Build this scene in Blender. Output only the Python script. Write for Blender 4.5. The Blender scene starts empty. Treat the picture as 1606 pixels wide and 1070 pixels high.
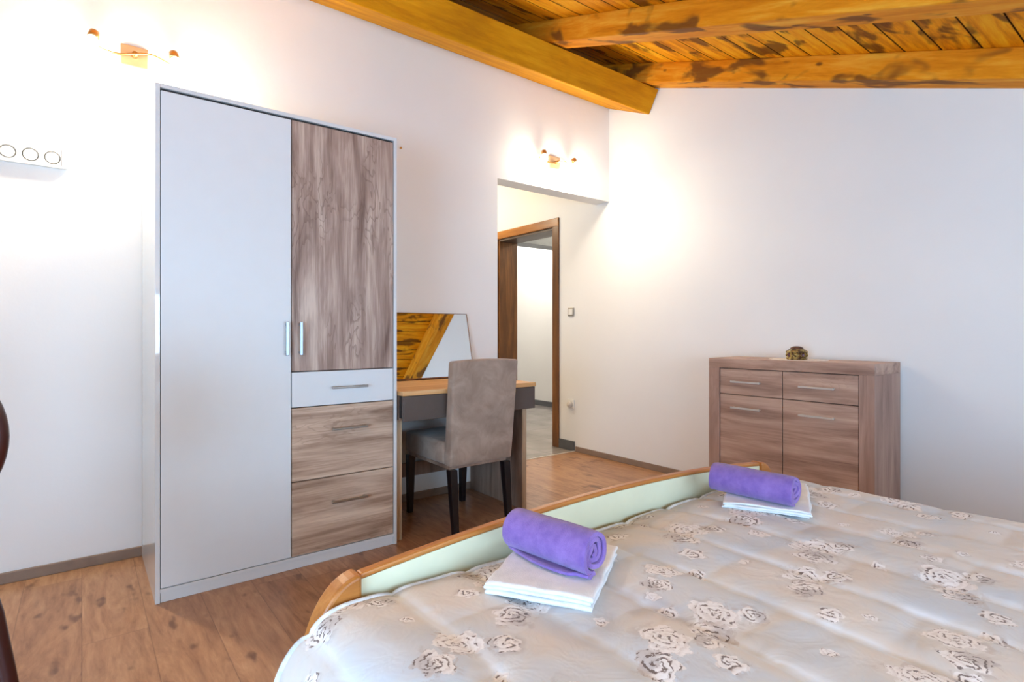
import bpy, bmesh, math, random
import numpy as np
from mathutils import Vector, Matrix, noise as mnoise
random.seed(7)
C = bpy.context.scene.collection
SC = bpy.context.scene
PI = math.pi

# ------------------------------------------------------------------ layout constants
DW = 3.08      # back wall plane (y)
XR = 3.388     # right wall plane (x)
XL = -1.75     # left wall
YF = -1.45     # low front wall behind the viewer
SL = 0.349     # roof slope
def rz(y): return 2.846 - SL * (2.588 - y)     # underside of rafters
PH = 0.14                                       # rafter depth (vertical)

# ------------------------------------------------------------------ node helpers
def lin(c):
    out = []
    for v in c:
        v /= 255.0
        out.append(v / 12.92 if v <= 0.04045 else ((v + 0.055) / 1.055) ** 2.4)
    return tuple(out) + (1.0,)

class G:
    def __init__(s, name, rough=0.5, metal=0.0, spec=0.5):
        s.m = bpy.data.materials.new(name); s.m.use_nodes = True
        s.nt = s.m.node_tree; s.n = s.nt.nodes; s.l = s.nt.links
        s.b = s.n['Principled BSDF']
        s.b.inputs['Roughness'].default_value = rough
        s.b.inputs['Metallic'].default_value = metal
        s.b.inputs['Specular IOR Level'].default_value = spec
    def put(s, sock, v):
        if isinstance(v, bpy.types.NodeSocket): s.l.new(v, sock)
        elif v is not None: sock.default_value = v
    def math(s, op, a, b=None, c=None, clamp=False):
        n = s.n.new('ShaderNodeMath'); n.operation = op; n.use_clamp = clamp
        s.put(n.inputs[0], a)
        if b is not None: s.put(n.inputs[1], b)
        if c is not None: s.put(n.inputs[2], c)
        return n.outputs[0]
    def vmath(s, op, a, b=None):
        n = s.n.new('ShaderNodeVectorMath'); n.operation = op
        s.put(n.inputs[0], a)
        if b is not None:
            s.put(n.inputs[3] if op == 'SCALE' else n.inputs[1], b)
        return n.outputs['Value'] if op in ('LENGTH', 'DOT_PRODUCT') else n.outputs[0]
    def sep(s, v):
        n = s.n.new('ShaderNodeSeparateXYZ'); s.put(n.inputs[0], v); return n.outputs
    def comb(s, x=0.0, y=0.0, z=0.0):
        n = s.n.new('ShaderNodeCombineXYZ')
        for i, v in enumerate((x, y, z)): s.put(n.inputs[i], v)
        return n.outputs[0]
    def coord(s, kind='Object'):
        return s.n.new('ShaderNodeTexCoord').outputs[kind]
    def noise(s, v, scale, detail=4, rough=0.55, dist=0.0, out='Fac'):
        n = s.n.new('ShaderNodeTexNoise'); s.put(n.inputs['Vector'], v)
        n.inputs['Scale'].default_value = scale; n.inputs['Detail'].default_value = detail
        n.inputs['Roughness'].default_value = rough; n.inputs['Distortion'].default_value = dist
        return n.outputs[out]
    def white(s, v):
        n = s.n.new('ShaderNodeTexWhiteNoise'); n.noise_dimensions = '3D'
        s.put(n.inputs['Vector'], v); return n.outputs['Value']
    def ramp(s, f, stops, interp='LINEAR'):
        n = s.n.new('ShaderNodeValToRGB'); n.color_ramp.interpolation = interp
        e = n.color_ramp.elements
        while len(e) < len(stops): e.new(0.5)
        for i, (p, c) in enumerate(stops):
            e[i].position = p; e[i].color = c if len(c) == 4 else lin(c)
        s.put(n.inputs[0], f); return n.outputs[0]
    def step(s, f, lo, hi, inv=False):
        n = s.n.new('ShaderNodeMapRange'); n.interpolation_type = 'SMOOTHSTEP'
        s.put(n.inputs['Value'], f)
        n.inputs['From Min'].default_value = lo; n.inputs['From Max'].default_value = hi
        n.inputs['To Min'].default_value = 1.0 if inv else 0.0
        n.inputs['To Max'].default_value = 0.0 if inv else 1.0
        return n.outputs[0]
    def mix(s, f, a, b, mode='MIX'):
        n = s.n.new('ShaderNodeMix'); n.data_type = 'RGBA'; n.blend_type = mode
        s.put(n.inputs[0], f)
        s.put(n.inputs[6], a if isinstance(a, bpy.types.NodeSocket) or len(a) == 4 else lin(a))
        s.put(n.inputs[7], b if isinstance(b, bpy.types.NodeSocket) or len(b) == 4 else lin(b))
        return n.outputs[2]
    def bump(s, h, strength=0.3, dist=0.01):
        n = s.n.new('ShaderNodeBump'); n.inputs['Strength'].default_value = strength
        n.inputs['Distance'].default_value = dist; s.put(n.inputs['Height'], h)
        s.l.new(n.outputs[0], s.b.inputs['Normal'])
    def col(s, c):
        s.put(s.b.inputs['Base Color'], c if isinstance(c, bpy.types.NodeSocket) else lin(c)); return s.m

def plain(name, c, rough=0.5, metal=0.0, spec=0.5, var=0.03, scale=12.0):
    g = G(name, rough, metal, spec)
    f = g.noise(g.coord(), scale, 3)
    a = tuple(max(0, v * (1 - var)) for v in c); b = tuple(min(255, v * (1 + var)) for v in c)
    return g.col(g.ramp(f, [(0.3, a), (0.7, b)]))

def wall_mat(name, c):
    g = G(name, 0.85, 0, 0.2)
    v = g.coord()
    f = g.noise(v, 1.3, 3); h = g.noise(v, 14, 6, 0.6)
    g.bump(h, 0.12, 0.01)
    return g.col(g.ramp(f, [(0.3, tuple(x * 0.985 for x in c)), (0.7, c)]))

def grain_mat(name, axis, cols, scale=1.0, rough=0.45, spec=0.4, fig=0.5):
    """sawn oak foil: long streaks along `axis` plus finer pores and a few cathedral figures"""
    g = G(name, rough, 0, spec)
    o = g.sep(g.coord())
    ax = 'XYZ'.index(axis)
    def st(k):
        c = [g.math('MULTIPLY', o[i], (1.0 if i == ax else k)) for i in range(3)]
        return g.comb(*c)
    big = g.noise(st(9), 1.6 * scale, 4, 0.55, 0.6)
    fine = g.noise(st(30), 5 * scale, 5, 0.7, 0.2)
    warp = g.noise(st(3.5), 3.2 * scale, 3, 0.5, 0.3)
    rings = g.math('FRACT', g.math('MULTIPLY', warp, 11.0))
    ringm = g.math('MULTIPLY', g.step(rings, 0.0, 0.35, True), g.step(g.noise(st(2.5), 1.7 * scale, 2), 0.50, 0.62))
    t = g.math('ADD', g.math('MULTIPLY', big, 0.72), g.math('MULTIPLY', fine, 0.28))
    c = g.ramp(t, [(0.34, cols[0]), (0.50, cols[1]), (0.64, cols[2])])
    c = g.mix(g.math('MULTIPLY', ringm, fig), c, cols[0])
    g.bump(fine, 0.08, 0.004)
    return g.col(c)

# ------------------------------------------------------------------ materials
M = {}
M['wall'] = wall_mat('wall_plaster', (236, 236, 236))
M['hall_wall'] = wall_mat('hall_plaster', (232, 230, 226))
M['white_lam'] = plain('white_laminate', (222, 228, 232), 0.03, 0, 0.9, 0.004)
M['white_door'] = plain('white_door_laminate', (226, 232, 236), 0.34, 0, 0.4, 0.004)
M['oak_v'] = grain_mat('sawn_oak_upright', 'Z', [(112, 88, 78), (172, 149, 137), (214, 197, 184)], fig=0.55)
M['oak_h'] = grain_mat('sawn_oak_level', 'X', [(140, 112, 92), (194, 168, 147), (226, 205, 183)], fig=0.45)
M['chest_h'] = grain_mat('chest_oak_level', 'Y', [(134, 103, 90), (180, 147, 129), (202, 171, 152)], fig=0.3)
M['chest_v'] = grain_mat('chest_oak_upright', 'Z', [(130, 100, 88), (166, 133, 118), (184, 152, 136)], fig=0.25)
M['desk_top'] = grain_mat('desk_oak', 'X', [(200, 148, 92), (222, 172, 114), (234, 192, 140)], fig=0.2)
M['desk_side'] = grain_mat('desk_side_oak', 'Z', [(120, 95, 82), (154, 127, 110), (178, 150, 130)], fig=0.2)
M['desk_edge'] = grain_mat('desk_edge_oak', 'Z', [(150, 122, 95), (178, 150, 120), (196, 170, 140)], fig=0.1)
M['taupe'] = plain('taupe_laminate', (93, 82, 76), 0.45, 0, 0.4, 0.02)
M['steel'] = plain('brushed_steel', (168, 165, 160), 0.32, 0.9, 0.5, 0.03, 60)
M['steel_light'] = plain('polished_light_steel', (206, 200, 194), 0.3, 0.35)
M['steel_blue'] = plain('satin_steel', (170, 184, 196), 0.3, 0.85)
M['gap_shade'] = plain('gap_shade', (40, 36, 34), 0.8)  # near-black colour stands in for shade inside gaps and behind fronts
M['black_wood'] = plain('black_stained_wood', (26, 19, 20), 0.35, 0, 0.4, 0.1)
M['brown_wood'] = plain('dark_mahogany', (66, 26, 22), 0.3, 0, 0.5, 0.12, 5)
M['door_wood'] = grain_mat('door_walnut', 'Z', [(74, 44, 18), (110, 68, 32), (142, 94, 48)], 1.0, 0.35, 0.5, 0.2)
M['door_wood_x'] = grain_mat('door_walnut_level', 'Y', [(112, 66, 20), (150, 96, 38), (176, 120, 56)], 1.0, 0.35, 0.5, 0.1)
M['bed_wood'] = grain_mat('bed_beech', 'X', [(150, 88, 34), (182, 116, 52), (202, 138, 70)], 1.0, 0.4, 0.5, 0.1)
M['bed_panel'] = plain('pale_green_panel', (222, 224, 196), 0.4, 0, 0.4, 0.015)
M['base_oak'] = plain('baseboard_foil', (138, 118, 104), 0.5, 0, 0.4, 0.06)
M['base_tile'] = plain('slate_tile_baseboard', (88, 90, 94), 0.35, 0, 0.5, 0.06)
M['plastic'] = plain('white_plastic', (236, 236, 232), 0.35, 0, 0.5, 0.005)
M['plastic_dim'] = plain('ivory_plastic', (214, 205, 196), 0.4, 0, 0.5, 0.005)
M['hole'] = plain('socket_hole', (110, 106, 104), 0.6)
M['brass'] = plain('satin_brass', (196, 150, 92), 0.28, 0.85, 0.5, 0.06, 30)
M['plate_metal'] = plain('satin_nickel_plate', (196, 165, 132), 0.35, 0.6, 0.5, 0.03)
M['doily'] = plain('white_lace', (238, 230, 222), 0.9, 0, 0.1, 0.02, 90)
M['mattress'] = plain('mattress_ticking', (225, 225, 222), 0.9, 0, 0.1)
M['soffit'] = plain('grey_soffit', (150, 156, 162), 0.7, 0, 0.2)
M['daylight_glass'] = None

def mat_emit(name, c, s):
    g = G(name); g.b.inputs['Emission Color'].default_value = lin(c)
    g.b.inputs['Emission Strength'].default_value = s
    return g.col(c)
M['bulb'] = mat_emit('lit_frosted_glass', (255, 244, 222), 14.0)

def mk_mirror():
    g = G('mirror_glass', 0.01, 1.0); f = g.noise(g.coord(), 2, 1)
    return g.col(g.ramp(f, [(0, (236, 240, 238)), (1, (240, 243, 241))]))
M['mirror'] = mk_mirror()
def mk_glass():
    g = G('window_glass', 0.02, 0.0); g.b.inputs['Transmission Weight'].default_value = 1.0
    g.b.inputs['IOR'].default_value = 1.02
    return g.col((240, 246, 250))
M['glass'] = mk_glass()

def mk_ceiling(name, slopeY, pw, lo, mid, hi, stain, stain_amt, seam=True, grain_axis='X', sc=1.0):
    g = G(name, 0.65, 0, 0.12)
    o = g.sep(g.coord())
    if grain_axis == 'X': a, b, c = o[0], o[1], o[2]
    else:
        a = g.math('ADD', g.math('MULTIPLY', o[1], 0.944), g.math('MULTIPLY', o[2], 0.330)); b = o[0]
        c = g.math('SUBTRACT', g.math('MULTIPLY', o[2], 0.944), g.math('MULTIPLY', o[1], 0.330))
    if seam:
        q = g.math('DIVIDE', g.math('ADD', b, 1.57), pw)
        idx = g.math('FLOOR', q); fr = g.math('FRACT', q)
        rnd = g.white(g.comb(idx, 3.3, 1.7))
    else:
        idx = 0.0; rnd = 0.5
    v = g.comb(g.math('ADD', a, g.math('MULTIPLY', rnd, 19.0)), g.math('MULTIPLY', b, 8.0), g.math('MULTIPLY', c, 8.0))
    grain = g.noise(v, 2.2 * sc, 5, 0.62, 0.5)
    fine = g.noise(v, 14 * sc, 3, 0.6)
    t = g.math('ADD', g.math('MULTIPLY', grain, 0.8), g.math('MULTIPLY', fine, 0.2))
    if seam: t = g.math('ADD', t, g.math('MULTIPLY', g.math('SUBTRACT', rnd, 0.5), 0.10))
    colr = g.ramp(t, [(0.33, lo), (0.5, mid), (0.66, hi)])
    v2 = g.comb(g.math('ADD', a, g.math('MULTIPLY', rnd, 7.0)), g.math('MULTIPLY', b, 2.2), g.math('MULTIPLY', c, 1.6))
    st = g.noise(v2, 3.6 * sc, 3, 0.5, 0.4)
    stm = g.math('MULTIPLY', g.step(st, 0.525, 0.63), stain_amt)
    colr = g.mix(stm, colr, stain)
    # knots
    vo = g.n.new('ShaderNodeTexVoronoi'); vo.inputs['Scale'].default_value = 3.1
    g.put(vo.inputs['Vector'], g.comb(a, g.math('MULTIPLY', b, 1.9), g.math('MULTIPLY', c, 1.9)))
    kn = g.step(vo.outputs['Distance'], 0.03, 0.085, True)
    colr = g.mix(g.math('MULTIPLY', kn, 0.8), colr, stain)
    if seam:
        e = g.math('MINIMUM', fr, g.math('SUBTRACT', 1.0, fr))
        sm = g.step(e, 0.012, 0.045, True)
        colr = g.mix(g.math('MULTIPLY', sm, 0.85), colr, (58, 30, 8))
    g.bump(grain, 0.15, 0.006)
    return g.col(colr)
M['planks'] = mk_ceiling('pine_planks', True, 0.15, (196, 112, 4), (238, 156, 10), (250, 186, 36), (84, 40, 8), 0.8)
M['rafter'] = mk_ceiling('stained_pine_rafter', False, 1, (204, 118, 14), (228, 146, 28), (240, 176, 60), (92, 54, 30), 0.8, False, 'Y', 1.0)
M['purlin'] = mk_ceiling('pine_purlin', False, 1, (184, 114, 4), (210, 142, 10), (224, 160, 24), (110, 62, 10), 0.12, False, 'X', 0.7)

def mk_floor():
    g = G('oak_laminate_floor', 0.30, 0, 0.4)
    o = g.sep(g.coord())
    pw, pl = 0.185, 1.25
    q = g.math('DIVIDE', o[0], pw); row = g.math('FLOOR', q); fx = g.math('FRACT', q)
    r1 = g.white(g.comb(row, 2.1, 0.3))
    q2 = g.math('ADD', g.math('DIVIDE', o[1], pl), r1); cl = g.math('FLOOR', q2); fy = g.math('FRACT', q2)
    r2 = g.white(g.comb(row, cl, 5.5))
    v = g.comb(g.math('MULTIPLY', o[0], 6.0), g.math('ADD', o[1], g.math('MULTIPLY', r2, 17.0)), r2)
    n1 = g.noise(v, 1.9, 6, 0.66, 2.2); n2 = g.noise(v, 9, 5, 0.65, 0.4)
    t = g.math('ADD', g.math('ADD', g.math('MULTIPLY', n1, 0.65), g.math('MULTIPLY', n2, 0.35)), g.math('MULTIPLY', g.math('SUBTRACT', r2, 0.5), 0.10))
    c = g.ramp(t, [(0.30, (124, 84, 58)), (0.45, (160, 118, 86)), (0.58, (180, 138, 102)), (0.72, (198, 157, 120))])
    v3 = g.comb(g.math('MULTIPLY', o[0], 2.6), g.math('ADD', o[1], g.math('MULTIPLY', r2, 11.0)), r2)
    kn = g.step(g.noise(v3, 6.5, 2, 0.5), 0.62, 0.74)
    c = g.mix(g.math('MULTIPLY', kn, 0.75), c, (92, 56, 38))
    ex = g.math('MULTIPLY', g.math('MINIMUM', fx, g.math('SUBTRACT', 1.0, fx)), pw)
    ey = g.math('MULTIPLY', g.math('MINIMUM', fy, g.math('SUBTRACT', 1.0, fy)), pl)
    sm = g.step(g.math('MINIMUM', ex, ey), 0.0006, 0.0022, True)
    c = g.mix(g.math('MULTIPLY', sm, 0.45), c, (92, 60, 42))
    return g.col(c)
M['floor'] = mk_floor()

def mk_tile():
    g = G('grey_floor_tile', 0.25, 0, 0.5)
    o = g.sep(g.coord())
    fx = g.math('FRACT', g.math('DIVIDE', o[0], 0.45)); fy = g.math('FRACT', g.math('DIVIDE', o[1], 0.45))
    e = g.math('MINIMUM', g.math('MINIMUM', fx, g.math('SUBTRACT', 1.0, fx)), g.math('MINIMUM', fy, g.math('SUBTRACT', 1.0, fy)))
    c = g.ramp(g.noise(g.coord(), 3, 4), [(0.3, (128, 122, 118)), (0.7, (160, 154, 150))])
    return g.col(g.mix(g.step(e, 0.004, 0.01, True), c, (110, 108, 106)))
M['tile'] = mk_tile()

def mk_suede(name, a, b):
    g = G(name, 0.95, 0, 0.1)
    v = g.coord()
    c = g.ramp(g.noise(v, 9, 4, 0.6, 0.8), [(0.35, a), (0.65, b)])
    g.b.inputs['Sheen Weight'].default_value = 0.25
    g.bump(g.noise(v, 300, 2), 0.1, 0.002)
    return g.col(c)
M['suede'] = mk_suede('taupe_suede', (150, 130, 116), (178, 157, 141))

def mk_terry(name, a, b, sheen=0.3):
    g = G(name, 0.95, 0, 0.1)
    v = g.coord()
    c = g.ramp(g.noise(v, 35, 4, 0.6), [(0.3, a), (0.7, b)])
    g.b.inputs['Sheen Weight'].default_value = sheen
    g.bump(g.noise(v, 420, 3, 0.7), 0.55, 0.003)
    return g.col(c)
M['purple'] = mk_terry('purple_terry', (118, 90, 166), (146, 116, 190))
M['white_terry'] = mk_terry('white_terry', (226, 230, 234), (240, 243, 246), 0.1)

def mk_quilt():
    g = G('rose_print_satin', 0.62, 0, 0.3)
    uv = g.coord('UV')
    wob = g.noise(uv, 75, 3, 0.65, 0, 'Color')
    base = g.ramp(g.noise(uv, 5.5, 3, 0.5, 0.6), [(0.36, (194, 203, 214)), (0.5, (205, 206, 207)), (0.62, (212, 207, 202))])
    su = g.math('FRACT', g.math('DIVIDE', g.math('SUBTRACT', g.sep(uv)[0], 0.085), 0.158))
    se = g.math('MULTIPLY', g.math('ABSOLUTE', g.math('SUBTRACT', su, 0.5)), 2.0)
    base = g.mix(g.math('MULTIPLY', g.step(se, 0.72, 0.98), g.step(g.noise(uv, 7, 2), 0.35, 0.6)), base, (222, 230, 240))  # pale bluish light along the seams, painted into the base colour
    def rose(offx, offy, scale, R, dark_thr, seed, k=3.0, rnd=0.7):
        p0 = g.vmath('ADD', uv, (offx, offy, 0.0))
        vo = g.n.new('ShaderNodeTexVoronoi'); vo.voronoi_dimensions = '2D'
        vo.inputs['Scale'].default_value = scale; vo.inputs['Randomness'].default_value = rnd
        g.put(vo.inputs['Vector'], p0)
        p = g.vmath('SUBTRACT', p0, vo.outputs['Position'])
        p = g.vmath('ADD', p, g.vmath('SCALE', g.vmath('SUBTRACT', wob, (0.5, 0.5, 0.5)), R * 0.62))
        s = g.sep(p)
        r = g.math('SQRT', g.math('ADD', g.math('MULTIPLY', s[0], s[0]), g.math('MULTIPLY', s[1], s[1])))
        cr = g.sep(vo.outputs['Color'])
        a = g.math('ADD', g.math('ARCTAN2', s[1], s[0]), g.math('MULTIPLY', cr[0], 6.28))
        Rr = g.math('MULTIPLY', R, g.math('ADD', 0.75, g.math('MULTIPLY', cr[1], 0.45)))
        rr = g.math('DIVIDE', r, Rr)
        lob = g.math('ADD', g.math('MULTIPLY', g.math('SINE', g.math('ADD', g.math('MULTIPLY', a, 5.0), seed)), 0.14), g.math('MULTIPLY', g.math('SINE', g.math('MULTIPLY', a, 2.0)), 0.12))
        edge = g.math('SUBTRACT', rr, lob)
        mask = g.step(edge, 0.90, 1.02, True)
        halo = g.step(edge, 0.95, 1.6, True)
        # overlapping petals: spiral bands broken into arcs
        sp = g.math('FRACT', g.math('ADD', g.math('MULTIPLY', rr, k), g.math('ADD', g.math('MULTIPLY', a, 0.318), g.math('MULTIPLY', g.math('SINE', g.math('MULTIPLY', a, 3.0)), 0.22))))
        n = g.noise(g.vmath('ADD', p0, (seed, 0, 0)), 85, 2, 0.5)
        thr = g.math('ADD', n, g.math('MULTIPLY', rr, -0.14))
        stroke = g.math('MULTIPLY', g.step(sp, 0.24, 0.42, True), g.step(thr, dark_thr, dark_thr + 0.05))
        shade = g.step(sp, 0.1, 0.75, True)
        one_side = g.step(g.math('SINE', a), -0.2, 0.7)
        return mask, stroke, halo, shade, one_side, cr
    c = base
    specs = [(0.0, 0.0, 4.6, 0.040, 0.42, 0.0, 3.3), (0.056, 0.030, 4.6, 0.034, 0.36, 2.0, 2.8),
             (-0.046, 0.040, 4.6, 0.023, 0.37, 4.0, 2.2), (0.115, 0.095, 4.6, 0.022, 0.38, 1.0, 1.8),
             (0.03, -0.10, 4.6, 0.013, 0.42, 1.5, 1.3)]
    g2 = g.noise(uv, 26, 4, 0.65, 1.2)
    for (ox, oy, sc, R, thr, sd, k) in specs:
        mask, stroke, halo, shade, side, cr = rose(ox, oy, sc, R, thr, sd, k)
        # soft grey leaves around
        c = g.mix(g.math('MULTIPLY', g.math('MULTIPLY', halo, g.step(g2, 0.50, 0.58)), 0.45), c, (172, 162, 160))
        petal = g.mix(g.math('MULTIPLY', shade, 0.5), (238, 237, 239), (200, 193, 193))
        if sd == 2.0 or sd == 4.0:
            petal = g.mix(g.math('MULTIPLY', side, 0.50), petal, (128, 116, 114))
        c = g.mix(g.math('MULTIPLY', mask, 0.85), c, petal)
        c = g.mix(g.math('MULTIPLY', g.math('MULTIPLY', mask, stroke), 0.9), c, (92, 76, 72))
    g.b.inputs['Sheen Weight'].default_value = 0.15
    g.bump(g.noise(uv, 18, 3, 0.5, 0.8), 0.18, 0.02)
    return g.col(c)
M['quilt'] = mk_quilt()
M['hem'] = plain('pale_binding', (212, 220, 226), 0.6, 0, 0.3, 0.12, 40)

def mk_box():
    g = G('gilded_enamel', 0.35, 0.55, 0.5)
    v = g.coord()
    return g.col(g.ramp(g.noise(v, 60, 3, 0.6), [(0.40, (74, 48, 34)), (0.5, (150, 124, 66)), (0.62, (196, 176, 110))]))
M['gilt'] = mk_box()
M['gilt_lid'] = plain('dark_gilt_lid', (92, 60, 44), 0.35, 0.4, 0.5, 0.3, 50)
M['gem'] = plain('dark_red_gem', (96, 58, 70), 0.15, 0, 0.6)

# ------------------------------------------------------------------ geometry helpers
def box(bm, x0, x1, y0, y1, z0, z1):
    vs = [bm.verts.new((x, y, z)) for z in (z0, z1) for y in (y0, y1) for x in (x0, x1)]
    for f in ((0, 2, 3, 1), (4, 5, 7, 6), (0, 1, 5, 4), (2, 6, 7, 3), (0, 4, 6, 2), (1, 3, 7, 5)):
        bm.faces.new([vs[i] for i in f])
    return vs

def prism(bm, pts, axis, a, b):
    """polygon pts in the plane normal to axis, extruded a..b"""
    def mk(p, t):
        if axis == 'X': return (t, p[0], p[1])
        if axis == 'Y': return (p[0], t, p[1])
        return (p[0], p[1], t)
    A = [bm.verts.new(mk(p, a)) for p in pts]; B = [bm.verts.new(mk(p, b)) for p in pts]
    n = len(pts)
    bm.faces.new(A); bm.faces.new(B[::-1])
    for i in range(n):
        bm.faces.new((A[i], B[i], B[(i + 1) % n], A[(i + 1) % n]))

def tube(bm, pts, rads, seg=12, cap=True):
    pts = [Vector(p) for p in pts]
    if not hasattr(rads, '__len__'): rads = [rads] * len(pts)
    rings = []
    up = Vector((0, 0, 1))
    prev = None
    for i, p in enumerate(pts):
        d = (pts[min(i + 1, len(pts) - 1)] - pts[max(i - 1, 0)]).normalized()
        if prev is None:
            r = d.cross(up)
            if r.length < 1e-3: r = d.cross(Vector((1, 0, 0)))
        else:
            r = prev - d * prev.dot(d)
        r.normalize(); prev = r
        u = r.cross(d)
        rings.append([bm.verts.new(p + (r * math.cos(2 * PI * k / seg) + u * math.sin(2 * PI * k / seg)) * rads[i]) for k in range(seg)])
    for a, b in zip(rings, rings[1:]):
        for k in range(seg):
            bm.faces.new((a[k], a[(k + 1) % seg], b[(k + 1) % seg], b[k]))
    if cap:
        bm.faces.new(rings[0][::-1]); bm.faces.new(rings[-1])

def lathe(bm, prof, seg=24, c=(0, 0, 0), mat=None):
    rings = []
    for r, z in prof:
        ring = []
        for k in range(seg):
            a = 2 * PI * k / seg
            v = Vector((r * math.cos(a), r * math.sin(a), z))
            if mat is not None: v = mat @ v
            ring.append(bm.verts.new(v + Vector(c)))
        rings.append(ring)
    for a, b in zip(rings, rings[1:]):
        for k in range(seg):
            bm.faces.new((a[k], a[(k + 1) % seg], b[(k + 1) % seg], b[k]))
    bm.faces.new(rings[0][::-1]); bm.faces.new(rings[-1])

def link(name, bm, mat, parent=None, bevel=0.0, smooth=False, seg=2, loc=None, subsurf=0):
    bmesh.ops.recalc_face_normals(bm, faces=bm.faces)
    me = bpy.data.meshes.new(name); bm.to_mesh(me); bm.free()
    mats = mat if isinstance(mat, (list, tuple)) else [mat]
    for mm in mats: me.materials.append(mm)
    if smooth:
        for p in me.polygons: p.use_smooth = True
    o = bpy.data.objects.new(name, me); C.objects.link(o)
    if loc: o.location = loc
    if parent: o.parent = parent
    if bevel:
        b = o.modifiers.new('Bevel', 'BEVEL'); b.width = bevel; b.segments = seg; b.limit_method = 'ANGLE'
    if subsurf:
        s = o.modifiers.new('Sub', 'SUBSURF'); s.levels = subsurf; s.render_levels = subsurf
    return o

def bx(name, mat, parent, *b, bevel=0.002):
    bm = bmesh.new(); box(bm, *b); return link(name, bm, mat, parent, bevel)

def tag(o, label, cat, group=None):
    o['label'] = label; o['category'] = cat
    if group: o['group'] = group
    return o

def thing(name, label, cat, loc=(0, 0, 0), rot=0.0, group=None):
    o = bpy.data.objects.new(name, None); C.objects.link(o)
    o.location = loc; o.rotation_euler = (0, 0, rot); o.empty_display_size = 0.1
    return tag(o, label, cat, group)

def struct(name, bm, mat, bevel=0.0, parent=None):
    o = link(name, bm, mat, parent, bevel)
    if parent is None: o['kind'] = 'structure'
    return o

def bar_handle(parent, mat, c, axis, length, out=(0, -1, 0), r=0.0055, stand=0.028):
    """slim bar handle with two feet; c = centre on the face"""
    bm = bmesh.new()
    c = Vector(c); out = Vector(out)
    ax = Vector((1, 0, 0)) if axis == 'X' else Vector((0, 1, 0)) if axis == 'Y' else Vector((0, 0, 1))
    side = ax.cross(out)
    h = length / 2
    def ob(p, ea, eo, es):
        vs = []
        for k in (-1, 1):
            for j in (-1, 1):
                for i in (-1, 1):
                    vs.append(bm.verts.new(p + ax * ea * i + out * eo * j + side * es * k))
        for f in ((0, 2, 3, 1), (4, 5, 7, 6), (0, 1, 5, 4), (2, 6, 7, 3), (0, 4, 6, 2), (1, 3, 7, 5)):
            bm.faces.new([vs[i] for i in f])
    ob(c + out * stand, h, 0.0045, r)
    for s in (-1, 1): ob(c + ax * s * (h - 0.012) + out * stand * 0.5, 0.006, stand * 0.5, r * 0.8)
    return link('handle', bm, mat, parent, 0.002)

# ------------------------------------------------------------------ room shell
def zp(y): return rz(y) + PH                     # underside of planks
bm = bmesh.new(); box(bm, XL - 0.1, XR + 0.05, YF - 0.1, 3.48, -0.1, 0)
struct('floor', bm, M['floor'])
bm = bmesh.new(); box(bm, XL - 0.1, 5.4, 3.48, 8.0, -0.1, 0); box(bm, XR + 0.05, 5.4, 3.0, 3.48, -0.1, 0)
struct('floor_hallway', bm, M['tile'])
# back wall with the passage in its right end
TOPZ = 3.30
bm = bmesh.new()
box(bm, XL, 2.262, DW, DW + 0.145, 0, TOPZ)
box(bm, 2.262, XR, DW, DW + 0.145, 2.095, TOPZ)
struct('wall_back', bm, M['wall'])
# right wall, running on behind the passage with a doorway
bm = bmesh.new()
T = 0.22
box(bm, XR, XR + T, YF - 0.1, 3.75, 0, TOPZ)
box(bm, XR, XR + T, 3.75, 4.60, 1.99, TOPZ)
box(bm, XR, XR + T, 4.60, 7.9, 0, TOPZ)
struct('wall_right', bm, M['wall'])
# left wall with a tall window, low front wall
bm = bmesh.new()
W0, W1, WZ0, WZ1 = -0.95, 0.55, 0.35, 1.50
box(bm, XL - 0.2, XL, YF - 0.1, W0, 0, TOPZ); box(bm, XL - 0.2, XL, W1, DW + 0.145, 0, TOPZ)
box(bm, XL - 0.2, XL, W0, W1, 0, WZ0); box(bm, XL - 0.2, XL, W0, W1, WZ1, TOPZ)
struct('wall_left', bm, M['wall'])
bm = bmesh.new(); box(bm, XL - 0.2, XR + 0.2, YF - 0.12, YF, 0, zp(YF) + 0.2)
struct('wall_front', bm, M['wall'])
# window in the left wall
bm = bmesh.new()
fw = 0.06
for (a, b, c, d) in ((W0, W1, WZ0, WZ0 + fw), (W0, W1, WZ1 - fw, WZ1), (W0, W0 + fw, WZ0, WZ1), (W1 - fw, W1, WZ0, WZ1), (-0.23, -0.17, WZ0, WZ1)):
    box(bm, XL - 0.12, XL - 0.05, a, b, c, d)
wn = struct('window_1', bm, M['plastic'], 0.003)
bx('pane', M['glass'], wn, XL - 0.09, XL - 0.08, W0 + fw, W1 - fw, WZ0 + fw, WZ1 - fw, bevel=0)
# hallway shell
bm = bmesh.new(); box(bm, 1.0, XR, 6.3, 6.45, 0, 2.9); struct('wall_hallway', bm, M['hall_wall'])
bm = bmesh.new(); box(bm, 0.9, 1.0, DW + 0.145, 6.45, 0, 2.9); struct('wall_hallway_left', bm, M['hall_wall'])
bm = bmesh.new(); box(bm, 0.9, XR, DW + 0.145, 6.45, 2.62, 2.75); struct('ceiling_hallway', bm, M['hall_wall'])
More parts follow.
